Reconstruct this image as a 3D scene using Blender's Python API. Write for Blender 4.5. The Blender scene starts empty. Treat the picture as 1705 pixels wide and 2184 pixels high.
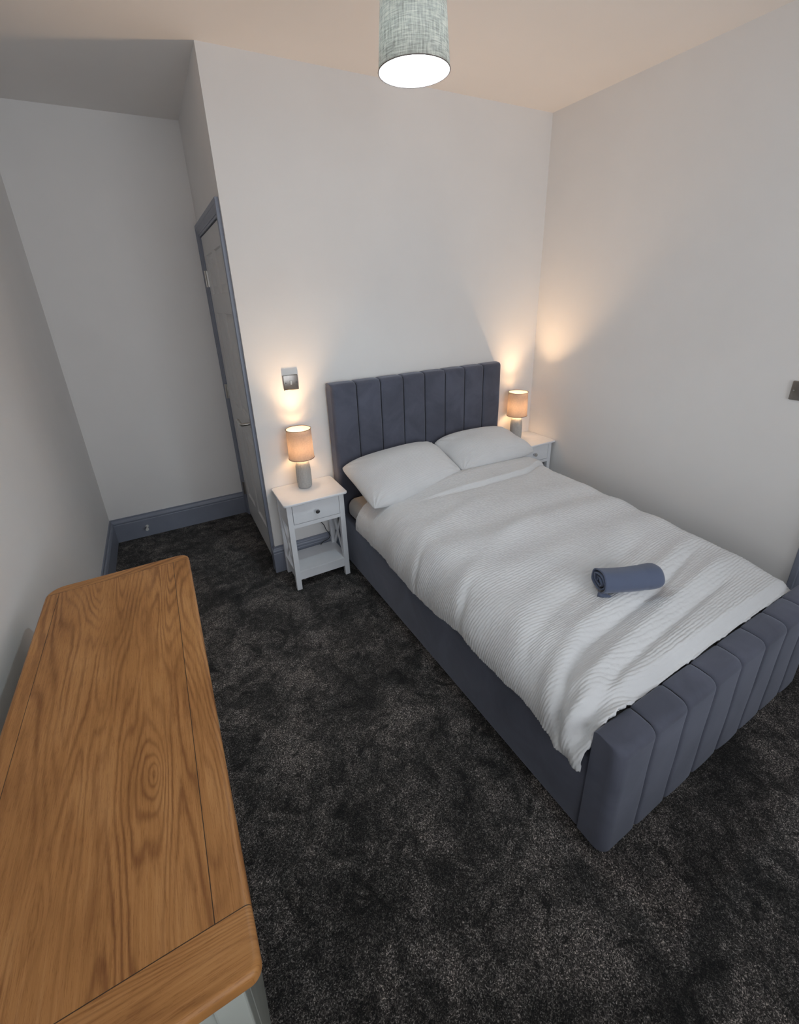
import bpy, bmesh, math, random
import numpy as np
from mathutils import Vector, Matrix, noise as mnoise
random.seed(7); np.random.seed(7)
SC = bpy.context.scene
COL = SC.collection
R_ = math.radians

# ------------------------------------------------------------------ camera
cam_d = bpy.data.cameras.new('camera'); cam = bpy.data.objects.new('camera', cam_d); COL.objects.link(cam)
rt = Vector((0.87698356, -0.47932578, -0.03386202)); up = Vector((0.20421454, 0.3079904, 0.92921383)); fw = Vector((0.43496696, 0.82182037, -0.36798781))
m = Matrix.Identity(4)
for i in range(3):
    m[i][0] = rt[i]; m[i][1] = up[i]; m[i][2] = -fw[i]
m[0][3], m[1][3], m[2][3] = -2.4753, -2.4640, 1.6115
cam.matrix_world = m
cam_d.sensor_fit = 'HORIZONTAL'; cam_d.sensor_width = 36.0
cam_d.lens = 36.0 * 936.957 / 1705.0
cam_d.shift_x = 0.66 / 1705.0; cam_d.shift_y = -94.2 / 1705.0
cam_d.clip_start = 0.02
SC.camera = cam

# ------------------------------------------------------------------ colour management, world
SC.view_settings.view_transform = 'Standard'; SC.view_settings.look = 'None'
SC.view_settings.gamma = 1.0; SC.view_settings.use_curve_mapping = False
SC.view_settings.exposure = 0.32
W = bpy.data.worlds.new('world'); SC.world = W; W.use_nodes = True
bg = W.node_tree.nodes['Background']; bg.inputs[0].default_value = (0.72, 0.84, 1.0, 1); bg.inputs[1].default_value = 1.0

def area(name, loc, rot, sx, sy, power, col):
    d = bpy.data.lights.new(name, 'AREA'); d.shape = 'RECTANGLE'; d.size = sx; d.size_y = sy
    d.energy = power; d.color = col
    o = bpy.data.objects.new(name, d); COL.objects.link(o); o.location = loc; o.rotation_euler = rot
    return o
WIN_POWER = 24.0
BULB_PENDANT = 300.0
BULB_TABLE = 72.0
TABLE_UP = 17.0
# daylight coming in through the window in the wall behind the camera
DAY = (0.93, 0.955, 0.97)
SIDE_FILL_POWER = 10.0
area('window_daylight', (-1.60, -3.66, 1.50), (R_(90), 0, 0), 2.45, 1.55, WIN_POWER, DAY)
# added fill light, through an unseen window put into the left wall
area('added_side_fill', (-3.165, -2.98, 1.50), (0, R_(-90), 0), 1.35, 0.75, SIDE_FILL_POWER, DAY)

# ------------------------------------------------------------------ materials
def new_mat(name):
    mt = bpy.data.materials.new(name); mt.use_nodes = True
    nt = mt.node_tree; b = nt.nodes['Principled BSDF']
    return mt, nt, b
def N(nt, t, **kw):
    n = nt.nodes.new(t)
    for k, v in kw.items():
        if k.startswith('i_'):
            n.inputs[k[2:].replace('_', ' ')].default_value = v
        else:
            setattr(n, k, v)
    return n
def L(nt, a, b): nt.links.new(a, b)
def ramp(nt, fac, stops):
    r = nt.nodes.new('ShaderNodeValToRGB'); els = r.color_ramp.elements
    while len(els) < len(stops): els.new(0.5)
    for e, (p, c) in zip(els, stops):
        e.position = p; e.color = (c[0], c[1], c[2], 1)
    L(nt, fac, r.inputs[0]); return r.outputs[0]
def math_n(nt, op, a, b=None, c=None):
    n = nt.nodes.new('ShaderNodeMath'); n.operation = op
    for i, v in enumerate((a, b, c)):
        if v is None: continue
        if isinstance(v, (int, float)): n.inputs[i].default_value = v
        else: L(nt, v, n.inputs[i])
    return n.outputs[0]
def objc(nt, scale=(1, 1, 1)):
    tc = nt.nodes.new('ShaderNodeTexCoord'); mp = nt.nodes.new('ShaderNodeMapping')
    mp.inputs['Scale'].default_value = scale
    L(nt, tc.outputs['Object'], mp.inputs[0]); return mp.outputs[0]
def noise_n(nt, vec, scale, detail=2, rough=0.5, dist=0.0):
    n = nt.nodes.new('ShaderNodeTexNoise'); n.inputs['Scale'].default_value = scale
    n.inputs['Detail'].default_value = detail; n.inputs['Roughness'].default_value = rough
    n.inputs['Distortion'].default_value = dist
    L(nt, vec, n.inputs['Vector']); return n.outputs[0]
def bump(nt, b, h, strength, dist):
    n = nt.nodes.new('ShaderNodeBump'); n.inputs['Strength'].default_value = strength
    n.inputs['Distance'].default_value = dist
    L(nt, h, n.inputs['Height']); L(nt, n.outputs[0], b.inputs['Normal']); return n
def simple(name, col, rough=0.5, metal=0.0, nz=0.04, nscale=20, bmp=0.0, bscale=200, spec=0.5, coat=0.0):
    mt, nt, b = new_mat(name)
    v = objc(nt)
    f = noise_n(nt, v, nscale, 3)
    lo = [max(0, c * (1 - nz)) for c in col]; hi = [min(1, c * (1 + nz)) for c in col]
    L(nt, ramp(nt, f, [(0.3, lo), (0.7, hi)]), b.inputs['Base Color'])
    b.inputs['Roughness'].default_value = rough; b.inputs['Metallic'].default_value = metal
    b.inputs['Specular IOR Level'].default_value = spec
    b.inputs['Coat Weight'].default_value = coat
    if bmp: bump(nt, b, noise_n(nt, v, bscale, 2), bmp, 0.001)
    return mt
M = {}
M['wall'] = simple('matt_wall_paint', (0.865, 0.84, 0.82), 0.85, nz=0.015, nscale=3, bmp=0.12, bscale=260, spec=0.2)
M['ceiling'] = simple('matt_ceiling_paint', (0.88, 0.84, 0.805), 0.9, nz=0.015, nscale=2, bmp=0.1, bscale=220, spec=0.15)
M['grey_paint'] = simple('blue_grey_satin_paint', (0.235, 0.255, 0.315), 0.38, nz=0.05, nscale=9, bmp=0.08, bscale=60)
M['door_white'] = simple('white_door_paint', (0.66, 0.65, 0.64), 0.45, nz=0.02, nscale=6, bmp=0.05, bscale=90)
M['white_lacquer'] = simple('white_furniture_lacquer', (0.85, 0.86, 0.89), 0.35, nz=0.02, nscale=12)
M['sage_paint'] = simple('pale_grey_green_satin_paint', (0.56, 0.58, 0.525), 0.22, nz=0.04, nscale=8, coat=0.3)
M['steel'] = simple('brushed_steel', (0.55, 0.53, 0.50), 0.28, metal=1.0, nz=0.08, nscale=60)
M['nickel'] = simple('black_nickel_plate', (0.30, 0.275, 0.255), 0.30, metal=1.0, nz=0.08, nscale=60)
M['chrome'] = simple('chrome', (0.80, 0.80, 0.82), 0.08, metal=1.0, nz=0.02)
M['black_plastic'] = simple('black_plastic', (0.012, 0.012, 0.014), 0.4)
M['white_plastic'] = simple('white_plastic', (0.72, 0.72, 0.70), 0.35)
M['dark_gap'] = simple('dark_void', (0.02, 0.02, 0.025), 0.8)
M['shade_trim'] = simple('shade_trim', (0.16, 0.12, 0.11), 0.7)

def velvet(name, col):
    mt, nt, b = new_mat(name); v = objc(nt)
    f = noise_n(nt, v, 5.5, 4, 0.6, 0.6); g = noise_n(nt, v, 900, 2)
    c1 = [c * 0.82 for c in col]; c2 = [c * 1.22 for c in col]
    L(nt, ramp(nt, f, [(0.3, c1), (0.7, c2)]), b.inputs['Base Color'])
    b.inputs['Roughness'].default_value = 0.85; b.inputs['Specular IOR Level'].default_value = 0.25
    b.inputs['Sheen Weight'].default_value = 0.45; b.inputs['Sheen Roughness'].default_value = 0.45
    b.inputs['Sheen Tint'].default_value = (0.75, 0.80, 0.95, 1)
    bump(nt, b, math_n(nt, 'ADD', math_n(nt, 'MULTIPLY', f, 1.5), math_n(nt, 'MULTIPLY', g, 0.2)), 0.25, 0.004)
    return mt
M['velvet'] = velvet('grey_plush_velvet', (0.088, 0.092, 0.122))
M['seam'] = simple('seam_thread', (0.012, 0.012, 0.016), 0.9)
M['towel'] = None

def carpet_mat():
    mt, nt, b = new_mat('charcoal_pile_carpet'); v = objc(nt)
    warp = nt.nodes.new('ShaderNodeTexNoise'); warp.inputs['Scale'].default_value = 90; warp.inputs['Detail'].default_value = 2
    L(nt, v, warp.inputs['Vector'])
    ad = nt.nodes.new('ShaderNodeVectorMath'); ad.operation = 'MULTIPLY_ADD'
    L(nt, warp.outputs['Color'], ad.inputs[0]); ad.inputs[1].default_value = (0.012, 0.012, 0.0); L(nt, v, ad.inputs[2])
    vo = nt.nodes.new('ShaderNodeTexVoronoi'); vo.inputs['Scale'].default_value = 400; L(nt, ad.outputs[0], vo.inputs['Vector'])
    sp = nt.nodes.new('ShaderNodeSeparateColor'); L(nt, vo.outputs['Color'], sp.inputs[0])
    fib = math_n(nt, 'ADD', math_n(nt, 'MULTIPLY', sp.outputs[0], 0.55), math_n(nt, 'MULTIPLY', ramp(nt, noise_n(nt, ad.outputs[0], 330, 4, 0.75, 0.6), [(0.36, (0, 0, 0)), (0.66, (1, 1, 1))]), 0.45))
    fine = noise_n(nt, v, 420, 3, 0.7)
    big = noise_n(nt, v, 3.2, 4, 0.62, 0.8)
    med = noise_n(nt, v, 11, 3, 0.6, 1.2)
    blotch = math_n(nt, 'ADD', math_n(nt, 'MULTIPLY', big, 0.6), math_n(nt, 'MULTIPLY', med, 0.4))
    base = ramp(nt, fib, [(0.12, (0.005, 0.0046, 0.0044)), (0.42, (0.025, 0.0225, 0.0215)), (0.66, (0.090, 0.082, 0.077)), (0.86, (0.42, 0.39, 0.365))])
    # shading of brushed pile put into the colour: lighter drifts, dark dents and creases
    dent_shade = noise_n(nt, v, 6.5, 5, 0.7, 1.6)
    bl0 = ramp(nt, blotch, [(0.41, (0.38, 0.38, 0.38)), (0.49, (0.95, 0.94, 0.93)), (0.59, (2.3, 2.22, 2.18))])
    bl1 = ramp(nt, dent_shade, [(0.36, (0.25, 0.25, 0.25)), (0.43, (0.95, 0.95, 0.95)), (0.60, (1.15, 1.15, 1.15))])
    mb = nt.nodes.new('ShaderNodeMix'); mb.data_type = 'RGBA'; mb.blend_type = 'MULTIPLY'; mb.inputs[0].default_value = 1.0
    L(nt, bl0, mb.inputs[6]); L(nt, bl1, mb.inputs[7]); bl = mb.outputs[2]
    mx = nt.nodes.new('ShaderNodeMix'); mx.data_type = 'RGBA'; mx.blend_type = 'MULTIPLY'; mx.inputs[0].default_value = 1.0
    L(nt, base, mx.inputs[6]); L(nt, bl, mx.inputs[7])
    L(nt, mx.outputs[2], b.inputs['Base Color'])
    b.inputs['Roughness'].default_value = 0.95; b.inputs['Specular IOR Level'].default_value = 0.12
    b.inputs['Sheen Weight'].default_value = 0.12; b.inputs['Sheen Roughness'].default_value = 0.5
    h = math_n(nt, 'ADD', math_n(nt, 'MULTIPLY', fib, 0.6), math_n(nt, 'ADD', fine, math_n(nt, 'MULTIPLY', med, 1.5)))
    bump(nt, b, h, 0.8, 0.006)
    return mt
M['carpet'] = carpet_mat()

def linen(name, col, trans, warm=(1, 1, 1), contrast=0.25, scale=1.0):
    mt, nt, b = new_mat(name); v1 = objc(nt, (500 * scale, 500 * scale, 40 * scale)); v2 = objc(nt, (60 * scale, 60 * scale, 600 * scale))
    a = noise_n(nt, v1, 1.0, 3, 0.6); c = noise_n(nt, v2, 1.0, 3, 0.6)
    f = math_n(nt, 'MULTIPLY', math_n(nt, 'ADD', a, c), 0.5)
    lo = [x * (1 - contrast) for x in col]; hi = [min(1, x * (1 + contrast)) for x in col]
    colr = ramp(nt, f, [(0.38, lo), (0.62, hi)])
    L(nt, colr, b.inputs['Base Color']); b.inputs['Roughness'].default_value = 0.9; b.inputs['Specular IOR Level'].default_value = 0.2
    tr = nt.nodes.new('ShaderNodeBsdfTranslucent')
    mx = nt.nodes.new('ShaderNodeMix'); mx.data_type = 'RGBA'; mx.blend_type = 'MULTIPLY'; mx.inputs[0].default_value = 1.0
    L(nt, colr, mx.inputs[6]); mx.inputs[7].default_value = (*warm, 1)
    L(nt, mx.outputs[2], tr.inputs['Color'])
    ms = nt.nodes.new('ShaderNodeMixShader'); ms.inputs[0].default_value = trans
    L(nt, b.outputs[0], ms.inputs[1]); L(nt, tr.outputs[0], ms.inputs[2])
    L(nt, ms.outputs[0], nt.nodes['Material Output'].inputs[0])
    bump(nt, b, f, 0.3, 0.001)
    return mt
M['table_shade'] = linen('taupe_linen_shade', (0.52, 0.43, 0.38), 0.33, contrast=0.12, scale=1.3)
M['pendant_shade'] = linen('grey_marl_linen_shade', (0.42, 0.39, 0.345), 0.080, contrast=0.45, scale=0.55)
M['shade_lining'] = linen('white_shade_lining', (0.85, 0.85, 0.83), 0.35, contrast=0.02)

def fabric(name, col, fine=500, sheen=0.1, bmp=0.2):
    mt, nt, b = new_mat(name); v = objc(nt)
    f = noise_n(nt, v, fine, 3, 0.6); g = noise_n(nt, v, 6, 2)
    L(nt, ramp(nt, g, [(0.3, [c * 0.97 for c in col]), (0.7, [min(1, c * 1.03) for c in col])]), b.inputs['Base Color'])
    b.inputs['Roughness'].default_value = 0.9; b.inputs['Specular IOR Level'].default_value = 0.15
    b.inputs['Sheen Weight'].default_value = sheen
    bump(nt, b, f, bmp, 0.002)
    return mt
M['bedding'] = fabric('white_seersucker_cotton', (0.70, 0.695, 0.70), 330, 0.05, 0.35)
M['sheet'] = fabric('white_cotton_sheet', (0.74, 0.72, 0.70), 500)
M['towel'] = fabric('blue_grey_fleece', (0.105, 0.125, 0.190), 600, 0.3, 0.2)

def ceramic():
    mt, nt, b = new_mat('ribbed_grey_ceramic'); v = objc(nt)
    f = noise_n(nt, v, 120, 3)
    L(nt, ramp(nt, f, [(0.3, (0.37, 0.375, 0.375)), (0.7, (0.44, 0.445, 0.445))]), b.inputs['Base Color'])
    b.inputs['Roughness'].default_value = 0.55
    return mt
M['ceramic'] = ceramic()

def emissive(name, col, strength):
    mt, nt, b = new_mat(name)
    b.inputs['Base Color'].default_value = (*col, 1)
    b.inputs['Emission Color'].default_value = (*col, 1); b.inputs['Emission Strength'].default_value = strength
    return mt
M['bulb_cool'] = emissive('lit_cool_white_bulb', (0.66, 0.88, 1.0), BULB_PENDANT)
M['bulb_warm'] = emissive('lit_warm_bulb', (1.0, 0.60, 0.29), BULB_TABLE)

def glass_mat():
    mt, nt, b = new_mat('window_glass')
    tr = nt.nodes.new('ShaderNodeBsdfTransparent'); gl = nt.nodes.new('ShaderNodeBsdfGlossy'); gl.inputs['Roughness'].default_value = 0.02
    fr = nt.nodes.new('ShaderNodeFresnel'); ms = nt.nodes.new('ShaderNodeMixShader')
    L(nt, fr.outputs[0], ms.inputs[0]); L(nt, tr.outputs[0], ms.inputs[1]); L(nt, gl.outputs[0], ms.inputs[2])
    L(nt, ms.outputs[0], nt.nodes['Material Output'].inputs[0])
    return mt
M['glass'] = glass_mat()

# sideboard dimensions (world)
SBX0, SBX1, SBY0, SBY1, SBZ = -2.927, -2.517, -2.100, -0.905, 0.780
def oak():
    mt, nt, b = new_mat('oiled_oak')
    tc = nt.nodes.new('ShaderNodeTexCoord'); sx = nt.nodes.new('ShaderNodeSeparateXYZ')
    L(nt, tc.outputs['Object'], sx.inputs[0]); X, Y, Z = sx.outputs
    w, l = (SBX1 - SBX0), (SBY1 - SBY0)
    # local coordinates: x in 0..w, y in 0..l (0 = near end)
    near = math_n(nt, 'LESS_THAN', Y, 0.079); far = math_n(nt, 'GREATER_THAN', Y, l - 0.045)
    end = math_n(nt, 'MAXIMUM', near, far)
    left = math_n(nt, 'LESS_THAN', X, 0.038); right = math_n(nt, 'GREATER_THAN', X, w - 0.050)
    stile = math_n(nt, 'MULTIPLY', math_n(nt, 'MAXIMUM', left, right), math_n(nt, 'SUBTRACT', 1.0, end))
    # grain coordinates: (across, along)
    def mixv(f, a, b2):
        return math_n(nt, 'ADD', math_n(nt, 'MULTIPLY', a, math_n(nt, 'SUBTRACT', 1.0, f)), math_n(nt, 'MULTIPLY', b2, f))
    ac = mixv(end, X, Y); al = mixv(end, Y, X)
    ids = math_n(nt, 'ADD', math_n(nt, 'MULTIPLY', near, 3.7), math_n(nt, 'ADD', math_n(nt, 'MULTIPLY', far, 5.9), math_n(nt, 'ADD', math_n(nt, 'MULTIPLY', math_n(nt, 'MULTIPLY', right, stile), 8.3), math_n(nt, 'MULTIPLY', math_n(nt, 'MULTIPLY', left, stile), 11.1))))
    cb = nt.nodes.new('ShaderNodeCombineXYZ'); L(nt, ac, cb.inputs[0]); L(nt, al, cb.inputs[1]); L(nt, ids, cb.inputs[2])
    mp = nt.nodes.new('ShaderNodeMapping'); mp.inputs['Scale'].default_value = (7.5, 0.85, 1.0); mp.inputs['Location'].default_value = (1.3, 0.4, 0); L(nt, cb.outputs[0], mp.inputs[0])
    F = noise_n(nt, mp.outputs[0], 1.0, 2.0, 0.4, 0.25)
    # knot eyes in the centre panel
    def eye(cx, cy, rx, ry, amp):
        dx = math_n(nt, 'DIVIDE', math_n(nt, 'SUBTRACT', ac, cx), rx); dy = math_n(nt, 'DIVIDE', math_n(nt, 'SUBTRACT', al, cy), ry)
        r2 = math_n(nt, 'ADD', math_n(nt, 'MULTIPLY', dx, dx), math_n(nt, 'MULTIPLY', dy, dy))
        return math_n(nt, 'MULTIPLY', math_n(nt, 'DIVIDE', amp, math_n(nt, 'ADD', 1.0, math_n(nt, 'POWER', r2, 0.75))), math_n(nt, 'SUBTRACT', 1.0, math_n(nt, 'MAXIMUM', end, stile)))
    F2 = math_n(nt, 'ADD', F, math_n(nt, 'ADD', eye(0.288, 0.366, 0.016, 0.055, 0.16), eye(0.129, 0.216, 0.018, 0.060, 0.15)))
    mp2 = nt.nodes.new('ShaderNodeMapping'); mp2.inputs['Scale'].default_value = (70, 14, 1); L(nt, cb.outputs[0], mp2.inputs[0])
    jit = noise_n(nt, mp2.outputs[0], 1.0, 4, 0.65)
    ph = math_n(nt, 'ADD', math_n(nt, 'MULTIPLY', F2, 190.0), math_n(nt, 'MULTIPLY', jit, 4.5))
    s = math_n(nt, 'ADD', math_n(nt, 'MULTIPLY', math_n(nt, 'SINE', ph), 0.5), 0.5)
    s = math_n(nt, 'POWER', s, 2.2)
    mp5 = nt.nodes.new('ShaderNodeMapping'); mp5.inputs['Scale'].default_value = (14, 2.2, 1); mp5.inputs['Location'].default_value = (5, 3, 0); L(nt, cb.outputs[0], mp5.inputs[0])
    vis = ramp(nt, noise_n(nt, mp5.outputs[0], 1.0, 2, 0.5), [(0.35, (0.25, 0.25, 0.25)), (0.65, (1, 1, 1))])
    s = math_n(nt, 'MULTIPLY', s, vis)
    mp3 = nt.nodes.new('ShaderNodeMapping'); mp3.inputs['Scale'].default_value = (640, 24, 1); L(nt, cb.outputs[0], mp3.inputs[0])
    pores = noise_n(nt, mp3.outputs[0], 1.0, 3, 0.75)
    mp6 = nt.nodes.new('ShaderNodeMapping'); mp6.inputs['Scale'].default_value = (210, 5, 1); L(nt, cb.outputs[0], mp6.inputs[0])
    streak = noise_n(nt, mp6.outputs[0], 1.0, 3, 0.6)
    mp4 = nt.nodes.new('ShaderNodeMapping'); mp4.inputs['Scale'].default_value = (11, 4, 1); L(nt, cb.outputs[0], mp4.inputs[0])
    patch = math_n(nt, 'ADD', math_n(nt, 'MULTIPLY', noise_n(nt, mp4.outputs[0], 1.0, 3, 0.5), 0.6), math_n(nt, 'MULTIPLY', streak, 0.4))
    base = ramp(nt, patch, [(0.32, (0.345, 0.148, 0.042)), (0.5, (0.47, 0.212, 0.067)), (0.66, (0.58, 0.285, 0.104))])
    dark = nt.nodes.new('ShaderNodeMix'); dark.data_type = 'RGBA'; dark.blend_type = 'MULTIPLY'
    L(nt, math_n(nt, 'MULTIPLY', s, 0.95), dark.inputs[0]); L(nt, base, dark.inputs[6]); dark.inputs[7].default_value = (0.55, 0.47, 0.42, 1)
    d2 = nt.nodes.new('ShaderNodeMix'); d2.data_type = 'RGBA'; d2.blend_type = 'MULTIPLY'
    pf = math_n(nt, 'MULTIPLY', math_n(nt, 'GREATER_THAN', pores, 0.565), 0.42)
    L(nt, pf, d2.inputs[0]); L(nt, dark.outputs[2], d2.inputs[6]); d2.inputs[7].default_value = (0.55, 0.45, 0.38, 1)
    # joint lines between the boards
    def line(v, c, wd): return math_n(nt, 'LESS_THAN', math_n(nt, 'ABSOLUTE', math_n(nt, 'SUBTRACT', v, c)), wd)
    j = math_n(nt, 'MAXIMUM', line(Y, 0.079, 0.0007), line(Y, l - 0.045, 0.0007))
    jx = math_n(nt, 'MULTIPLY', math_n(nt, 'MAXIMUM', line(X, w - 0.050, 0.0007), line(X, 0.038, 0.0006)), math_n(nt, 'SUBTRACT', 1.0, end))
    j = math_n(nt, 'MAXIMUM', j, jx)
    d3 = nt.nodes.new('ShaderNodeMix'); d3.data_type = 'RGBA'; L(nt, j, d3.inputs[0]); L(nt, d2.outputs[2], d3.inputs[6]); d3.inputs[7].default_value = (0.05, 0.025, 0.012, 1)
    L(nt, d3.outputs[2], b.inputs['Base Color'])
    b.inputs['Roughness'].default_value = 0.42; b.inputs['Specular IOR Level'].default_value = 0.35
    h = math_n(nt, 'SUBTRACT', math_n(nt, 'MULTIPLY', pores, -0.5), math_n(nt, 'ADD', math_n(nt, 'MULTIPLY', j, 3.0), math_n(nt, 'MULTIPLY', s, 0.25)))
    bump(nt, b, h, 0.35, 0.001)
    return mt
M['oak'] = oak()

# ------------------------------------------------------------------ object helpers
def link(o, parent=None, loc=None, rot=None):
    COL.objects.link(o)
    if parent is not None: o.parent = parent
    if loc is not None: o.location = loc
    if rot is not None: o.rotation_euler = rot
    return o
def tag(o, label, cat, group=None):
    o['label'] = label; o['category'] = cat
    if group: o['group'] = group
    return o
def thing(name, label, cat, loc=(0, 0, 0), rotz=0.0, group=None):
    o = bpy.data.objects.new(name, None); o.empty_display_size = 0.1
    link(o, None, loc, (0, 0, rotz)); return tag(o, label, cat, group)
def obj(name, bm, mat, parent=None, loc=None, rot=None, smooth=False, mats=None):
    me = bpy.data.meshes.new(name); bmesh.ops.recalc_face_normals(bm, faces=bm.faces); bm.to_mesh(me); bm.free()
    if smooth:
        for p in me.polygons: p.use_smooth = True
    if mats:
        for q in mats: me.materials.append(q)
    else: me.materials.append(mat)
    return link(bpy.data.objects.new(name, me), parent, loc, rot)
def grid_obj(name, P, mat, parent=None, closeu=False, loc=None, rot=None, smooth=True, caps=False):
    """P: nu x nv x 3 array of points"""
    nu, nv = P.shape[:2]
    verts = P.reshape(-1, 3)
    iu = np.arange(nu if closeu else nu - 1); iv = np.arange(nv - 1)
    a, b = np.meshgrid(iu, iv, indexing='ij'); a2 = (a + 1) % nu
    q = np.stack([a * nv + b, a2 * nv + b, a2 * nv + b + 1, a * nv + b + 1], -1).reshape(-1, 4)
    me = bpy.data.meshes.new(name)
    faces = q
    me.vertices.add(len(verts)); me.vertices.foreach_set('co', verts.astype(np.float32).ravel())
    nf = len(faces)
    me.loops.add(nf * 4); me.loops.foreach_set('vertex_index', faces.astype(np.int32).ravel())
    me.polygons.add(nf); me.polygons.foreach_set('loop_start', np.arange(nf, dtype=np.int32) * 4)
    me.polygons.foreach_set('loop_total', np.full(nf, 4, dtype=np.int32))
    me.update(calc_edges=True)
    if caps:
        bm = bmesh.new(); bm.from_mesh(me)
        bmesh.ops.holes_fill(bm, edges=[e for e in bm.edges if e.is_boundary], sides=0)
        bmesh.ops.recalc_face_normals(bm, faces=bm.faces)
        bm.to_mesh(me); bm.free()
    if smooth:
        me.polygons.foreach_set('use_smooth', np.ones(len(me.polygons), dtype=bool))
    me.materials.append(mat); me.validate()
    return link(bpy.data.objects.new(name, me), parent, loc, rot)
def box(bm, x0, x1, y0, y1, z0, z1, bev=0.0, seg=2):
    g = bmesh.ops.create_cube(bm, size=1.0); vs = g['verts']
    for v in vs:
        v.co = Vector(((x0 + x1) / 2 + v.co.x * (x1 - x0), (y0 + y1) / 2 + v.co.y * (y1 - y0), (z0 + z1) / 2 + v.co.z * (z1 - z0)))
    if bev > 0:
        es = {e for v in vs for e in v.link_edges}
        bmesh.ops.bevel(bm, geom=list(es), offset=bev, segments=seg, affect='EDGES', profile=0.5)
    return bm
def BM(): return bmesh.new()
def struct(name, bm, mat, parent=None, **kw):
    o = obj(name, bm, mat, parent, **kw)
    if parent is None: o['kind'] = 'structure'
    return o
def tube(bm, pts, r, n=10, cap=True):
    pts = [Vector(p) for p in pts]; rings = []
    prev = None
    for i, p in enumerate(pts):
        t = (pts[min(i + 1, len(pts) - 1)] - pts[max(i - 1, 0)]).normalized()
        if prev is None:
            a = Vector((0, 0, 1)) if abs(t.z) < 0.9 else Vector((1, 0, 0)); u = t.cross(a).normalized()
        else: u = (prev - t * prev.dot(t)).normalized()
        prev = u; w = t.cross(u)
        rr = r[i] if isinstance(r, (list, tuple)) else r
        rings.append([bm.verts.new(p + (u * math.cos(2 * math.pi * k / n) + w * math.sin(2 * math.pi * k / n)) * rr) for k in range(n)])
    for A, B in zip(rings, rings[1:]):
        for k in range(n): bm.faces.new((A[k], A[(k + 1) % n], B[(k + 1) % n], B[k]))
    if cap: bm.faces.new(rings[0][::-1]); bm.faces.new(rings[-1])
    return bm
def lathe(bm, prof, n=48, c=(0, 0, 0), rf=None):
    rings = []
    for (r, z) in prof:
        rings.append([bm.verts.new((c[0] + (r * (rf(k, n) if rf else 1)) * math.cos(2 * math.pi * k / n), c[1] + (r * (rf(k, n) if rf else 1)) * math.sin(2 * math.pi * k / n), c[2] + z)) for k in range(n)])
    for A, B in zip(rings, rings[1:]):
        for k in range(n): bm.faces.new((A[k], A[(k + 1) % n], B[(k + 1) % n], B[k]))
    if prof[0][0] > 1e-5 and rf is not False: pass
    return bm, rings
def rounded_outline(x0, x1, y0, y1, rads, seg=8):
    """rads for corners (x0y0, x1y0, x1y1, x0y1) counter-clockwise"""
    pts = []
    cs = [((x0, y0), (1, 1), 180), ((x1, y0), (-1, 1), 270), ((x1, y1), (-1, -1), 0), ((x0, y1), (1, -1), 90)]
    for (c, s, a0), r in zip(cs, rads):
        cx, cy = c[0] + s[0] * r, c[1] + s[1] * r
        for k in range(seg + 1):
            a = R_(a0 + 90 * k / seg); pts.append((cx + r * math.cos(a), cy + r * math.sin(a), a))
    return pts
def slab(bm, x0, x1, y0, y1, z0, z1, rads, et=0.006, eb=0.002, seg=8, es=5):
    """a board with rounded plan corners and softened top (et) and bottom (eb) edges"""
    def loop(inset, z):
        pts = rounded_outline(x0 + inset, x1 - inset, y0 + inset, y1 - inset, [max(r - inset, 0.0005) for r in rads], seg)
        return [bm.verts.new((p[0], p[1], z)) for p in pts]
    loops = []
    for k in range(es + 1):
        a = R_(90 * k / es); loops.append(loop(eb * (1 - math.sin(a)), z0 + eb * (1 - math.cos(a))))
    for k in range(es + 1):
        a = R_(90 * k / es); loops.append(loop(et * (1 - math.cos(a)), z1 - et * (1 - math.sin(a))))
    n = len(loops[0])
    for A, B in zip(loops, loops[1:]):
        for k in range(n): bm.faces.new((A[k], A[(k + 1) % n], B[(k + 1) % n], B[k]))
    bm.faces.new(loops[0][::-1]); bm.faces.new(loops[-1])
    return bm
def autosmooth(o, ang=35):
    me = o.data
    for p in me.polygons: p.use_smooth = True
    bm = bmesh.new(); bm.from_mesh(me)
    for e in bm.edges:
        e.smooth = (len(e.link_faces) == 2 and e.calc_face_angle(0) < R_(ang))
    bm.to_mesh(me); bm.free(); return o
def copy_tree(o, parent=None):
    c = o.copy(); COL.objects.link(c)
    if parent is not None: c.parent = parent
    for ch in list(o.children): copy_tree(ch, c)
    return c

# ------------------------------------------------------------------ the room
H = 2.624; AX = -2.066; AB = 0.984; LX = -3.004; YR = -3.5
bm = BM(); box(bm, LX - 0.1, 0.1, YR - 0.1, AB + 0.1, -0.12, 0.0); struct('floor', bm, M['carpet'])
bm = BM(); box(bm, LX - 0.1, 0.1, YR - 0.1, AB + 0.1, H, H + 0.1); struct('ceiling', bm, M['ceiling'])
# back wall behind the bed
bm = BM(); box(bm, AX, 0.0, 0.0, 0.1, 0, H); struct('wall_back', bm, M['wall'])
# side wall of the alcove, with the door opening
DY0, DY1, DZ = 0.080, 0.925, 2.005
bm = BM(); box(bm, AX, AX + 0.1, 0.1, DY0, 0, H) if DY0 > 0.1 else None
box(bm, AX, AX + 0.1, 0.1, AB, DZ, H); box(bm, AX, AX + 0.1, DY1, AB, 0, DZ)
struct('wall_alcove_side', bm, M['wall'])
bm = BM(); box(bm, LX, AX + 0.1, AB, AB + 0.1, 0, H); struct('wall_alcove_back', bm, M['wall'])
vy0, vy1, vz0, vz1 = -3.38, -2.58, 0.80, 2.20
bm = BM(); box(bm, LX - 0.1, LX, YR, vy0, 0, H); box(bm, LX - 0.1, LX, vy1, AB + 0.1, 0, H); box(bm, LX - 0.1, LX, vy0, vy1, 0, vz0); box(bm, LX - 0.1, LX, vy0, vy1, vz1, H)
struct('wall_left', bm, M['wall'])
bm = BM()
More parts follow.
